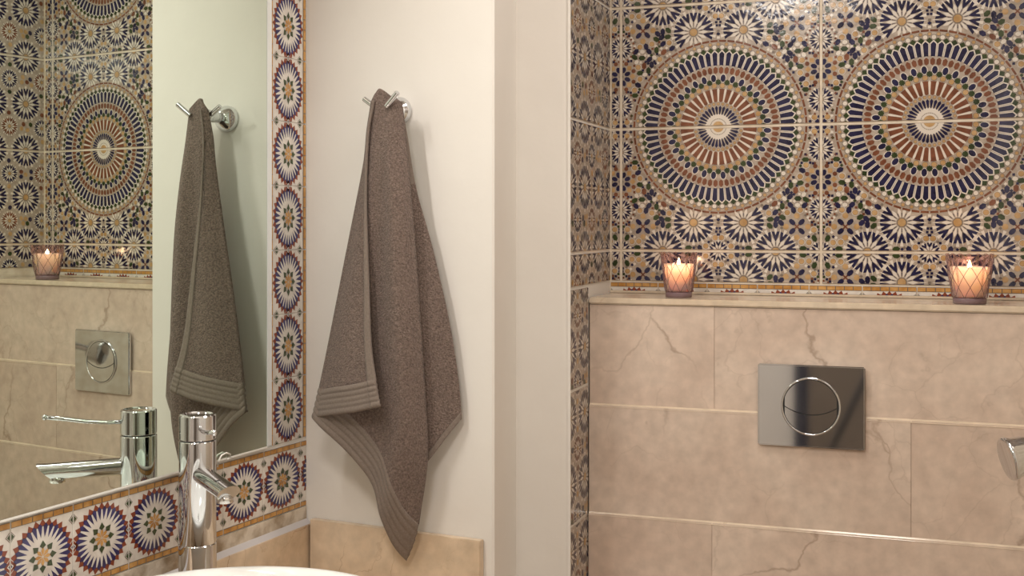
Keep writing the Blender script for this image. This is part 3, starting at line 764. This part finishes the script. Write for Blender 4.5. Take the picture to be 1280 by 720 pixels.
# middle sheet, falls to the long corner
def dC(u, v):
    edge = max(0, (u - .86) / .14); fold = .010 * math.sin(math.pi * u) * (1 - .3 * v) * min(1, .1 + v * 5) + .006 * math.sin(2 * math.pi * (u * 1.6 + .1)) * min(1, v * 2)
    d = fold - .016 * edge ** 2 + .0016 * math.sin(19 * u + 7 * v) * v
    return d + rib(v, .905, 5, .0022)
gC = coons([(465, 127, .074), (470, 117, .076), (475, 111, .074), (484, 116, .072), (496, 127, .072)], CRE,
           [(393, 521, .095), (418, 545, .090), (450, 580, .080), (470, 610, .072), (482, 645, .064), (491, 678, .056), (501, 704, .05)], LEFT, 56, 300, dC)
sheet(gC, lambda u, v: 'ribbed_end' if v > .905 else 'terry_sheet', {'terry_sheet': M['terry'], 'ribbed_end': M['woven']})
# left flap folded to the front
def dL(u, v):
    return .012 * math.sin(math.pi * u) * v + .0022 * (1 if u > .88 else 0) + rib(v, .915, 5, .0026) + .0015 * math.sin(9 * v + 4 * u) * math.sin(math.pi * u)
gL = coons([(465, 127, .074), (466.5, 126, .078), (468, 126, .082)], HEM, [(393, 521, .095), (420, 517, .106), (450, 513, .114), (477, 507, .119)], LEFT, 34, 220, dL)
sheet(gL, lambda u, v: 'hem' if u > .88 else ('ribbed_end' if v > .915 else 'terry_sheet'), {'terry_sheet': M['terry'], 'ribbed_end': M['woven'], 'hem': M['woven']})
# right panel behind, close to the wall
def dR(u, v): return .006 * math.sin(math.pi * u) + .003 * math.sin(2 * math.pi * u + 2 * v) * v
gR = coons([(486, 124, .058), (493, 121, .054), (500, 127, .050)],
           [(500, 127, .050), (508, 165, .044), (520, 235, .036), (541, 310, .027), (562, 400, .020), (574, 475, .015), (578, 523, .014)],
           [(512, 606, .046), (527, 588, .040), (552, 556, .027), (578, 523, .014)],
           [(486, 124, .058), (492, 220, .056), (498, 300, .056), (505, 400, .055), (510, 500, .051), (512, 606, .046)], 40, 220, dR)
sheet(gR, lambda u, v: 'hem' if v > .975 else ('ribbed_end' if (u > .55 and .05 < v < .26 and u > .55 + (.26 - v) * 0) and u > .62 else 'terry_sheet'), {'terry_sheet': M['terry'], 'hem': M['woven'], 'ribbed_end': M['woven']})

# ------------------------------------------------------------------ tap
fx, fy = -1.0519, 1.5710
u_ = (247 - 640) / F; v_ = (166 - 640) / F
TB = CT
tp = thing('basin_tap', 'tall chrome single lever basin tap in front of the tile border', 'tap', (fx, fy, TB))
ztop_t = CZ - .2919 + .003 - TB
Dt = -fx * math.sin(TH) + fy * math.cos(TH); rb = 22.8 * Dt / F
zy = lambda py: CZ - (py - HOR) * Dt / F - TB
smooth_angle(obj('body', lathe([(rb + .004, 0), (rb + .004, .004), (rb + .0005, .006), (rb + .0005, zy(679)), (rb - .0006, zy(678)), (rb, zy(677)), (rb, zy(551)), (rb - .001, zy(550))], 64), M['chrome'], tp), 30)
smooth_angle(obj('neck_joint', lathe([(rb - .0025, zy(550.5)), (rb - .0025, zy(548))], 48), M['dark'], tp))
hd = smooth_angle(obj('handle', lathe([(rb - .001, zy(548.5)), (rb - .0002, zy(547.5)), (rb - .0002, zy(519)), (rb - .0015, zy(517.5)), (rb * .82, zy(517)), (rb * .8, zy(518.5)), (.001, zy(518.5))], 64), M['chrome'], tp), 30)
# spout direction: out over the basin, turned a little towards the door
sd = Vector((.79, -.62, 0)).normalized(); SP_L = .139
z_s = zy(590)
p0 = sd * (rb * .3) + Vector((0, 0, z_s)); p1 = sd * SP_L + Vector((0, 0, z_s - .006))
rs = .0150
side = Vector((-sd.y, sd.x, 0))
bm = bmesh.new(); rings = []
for i in range(13):
    t = i / 12; c = p0.lerp(p1, t); r_w = rs * (1 + .06 * t); r_h = rs * (.95 - .10 * t)
    ring = []
    for k in range(32):
        a = 2 * math.pi * k / 32
        q = c + side * (r_w * math.cos(a)) + Vector((0, 0, r_h * math.sin(a)))
        if i == 12: q = q + sd * (.014 * math.sin(a))
        ring.append(bm.verts.new(q))
    rings.append(ring)
for i in range(12):
    for k in range(32): bm.faces.new((rings[i][k], rings[i][(k + 1) % 32], rings[i + 1][(k + 1) % 32], rings[i + 1][k]))
bm.faces.new(rings[0][::-1]); bm.faces.new(rings[-1])
sp = smooth_angle(obj('spout', bm, M['chrome'], tp), 40)
ae = p1 - sd * .017 + Vector((0, 0, -rs * .80))
obj('aerator', lathe([(.0105, -.005), (.0120, -.0042), (.0120, .004), (.009, .006)], 32, None, Matrix.Translation(ae)), M['chrome_satin'], tp, True)
lz = zy(533); ld = Vector((.094, -.100, 0)).normalized(); l0 = ld * (rb * .9) + Vector((0, 0, lz)); l1 = ld * (rb + .020) + Vector((0, 0, lz)); l2 = Vector((.094, -.100, lz + .012))
obj('lever', tube([l0, l1, l1.lerp(l2, .33) + Vector((0, 0, -.001)), l1.lerp(l2, .66), l2], .0034, 16), M['chrome'], tp, True)
obj('lever_tip', lathe([(.0012, -.0045), (.0034, -.0032), (.0044, 0), (.0034, .0032), (.0012, .0045)], 20, None, Matrix.Translation(l2)), M['chrome'], tp, True)

# ------------------------------------------------------------------ washbasin
bc = Vector((-.8355, 1.304, 0)); BR = .250; BZ = CZ - .500
bs = thing('washbasin', 'round white ceramic washbasin standing in front of the tap', 'washbasin', (bc.x, bc.y, CT))
hB = BZ - CT
obj('bowl', lathe([(.10, 0), (.115, .002), (.15, .02), (.20, hB * .45), (BR - .012, hB * .8), (BR, hB - .008), (BR - .001, hB - .002), (BR - .006, hB), (BR - .014, hB - .002), (BR - .020, hB - .012), (.20, hB * .55), (.13, .032), (.03, .020), (.024, .019)], 96), M['ceramic'], bs, True)
obj('drain', lathe([(.024, .0195), (.023, .0225), (.016, .0235), (.001, .0235)], 32), M['chrome'], bs, True)

# ------------------------------------------------------------------ chrome fitting at the right edge
fp = atY(1259, 574, 1.95)
sc_ = (-fp.x * math.sin(TH) + fp.y * math.cos(TH)) / F
ft = thing('roll_holder', 'rounded chrome fitting on the side wall at the right edge of the marble', 'holder', fp)
ax = Vector((.90, .30, .22)).normalized()
Mx = Matrix.Translation((0, 0, 0)) @ ax.to_track_quat('Z', 'Y').to_matrix().to_4x4()
rf = 27.5 * sc_
Lw = (XR - fp.x) / ax.x
obj('cup', lathe([(rf * .80, .000), (rf * .95, -.0012), (rf, .0012), (rf, .004), (rf * .93, .010), (rf * .86, .030), (rf * .80, .040), (.010, .045)], 64, None, Mx), M['chrome'], ft, True)
obj('arm', rod(ax * .040, ax * (Lw - .004), .009, .009, 24), M['chrome'], ft, True)
end = ax * Lw
obj('wall_disc', lathe([(.024, 0), (.025, .001), (.025, .006), (.022, .009)], 40, None, Matrix.Translation((XR - fp.x, end.y, end.z)) @ Matrix.Rotation(R_(-90), 4, 'Y')), M['chrome'], ft, True)

# ------------------------------------------------------------------ lamps, and what stands behind the lens (seen in the chrome)
M['lamp'] = mat('lamp_glass', (.9, .88, .84), .4); b0 = M['lamp'].node_tree.nodes['Principled BSDF']; b0.inputs['Emission Color'].default_value = (1, .9, .78, 1); b0.inputs['Emission Strength'].default_value = 3.0
for i, (x, y) in enumerate(CEIL_LAMPS):
    t = thing('ceiling_light', ('round frosted ceiling light near the door', 'round frosted ceiling light in front of the alcove')[i], 'lamp', (x, y, CEIL), 0, 'ceiling lights')
    obj('base_ring', lathe([(.20, -.03), (.205, -.028), (.205, 0), (.19, 0)], 48), M['chrome_satin'], t, True)
    obj('shade', lathe([(.19, -.028), (.185, -.045), (.175, -.058), (.02, -.068)], 48), M['lamp'], t, True)
t = thing('vanity_light', 'tube light above the mirror', 'lamp', VAN, 0)
obj('tube_shade', rod(dW * -.27, dW * .27, .022, .022, 24), M['lamp'], t, True)
obj('wall_bracket', box(-.1, -.0, -.02, .02, -.012, .012, .003), M['chrome'], t)
M['navy'] = mat('navy_door', (.02, .025, .05), .35)
M['darkmetal'] = mat('dark_metal', (.03, .03, .035), .35)
M['door'] = mat('door_wood', (.19, .155, .125), .4)
tag(obj('trim_2', box(-.56, -.503, YR, YR + .03, .0, 2.1, .003), M['navy']), kind='structure')
dr = struct('door_1', box(-.50, .18, YR - .002, YR + .025, .01, 2.05, .003), M['door'])
obj('door_handle', rod((-.26, YR + .05, 1.02), (-.36, YR + .05, 1.02), .009), M['chrome'], dr, True)
tp2 = thing('tripod', 'dark tripod that carries the camera', 'tripod', (-.02, -.05, 0))
obj('head', box(-.035, .035, -.035, .035, CZ - .20, CZ - .12, .006), M['darkmetal'], tp2)
for dg, sp_ in ((190, .58), (70, .42), (-70, .42)):
    a = R_(dg); obj('leg', rod((.03 * math.cos(a), .03 * math.sin(a), CZ - .2), (sp_ * math.cos(a), sp_ * math.sin(a), .006), .014, .010), M['darkmetal'], tp2, True)

# pieces of the mirror wall were laid in room coordinates
for ch in wl.children: ch.matrix_parent_inverse = wl.matrix_basis.inverted()
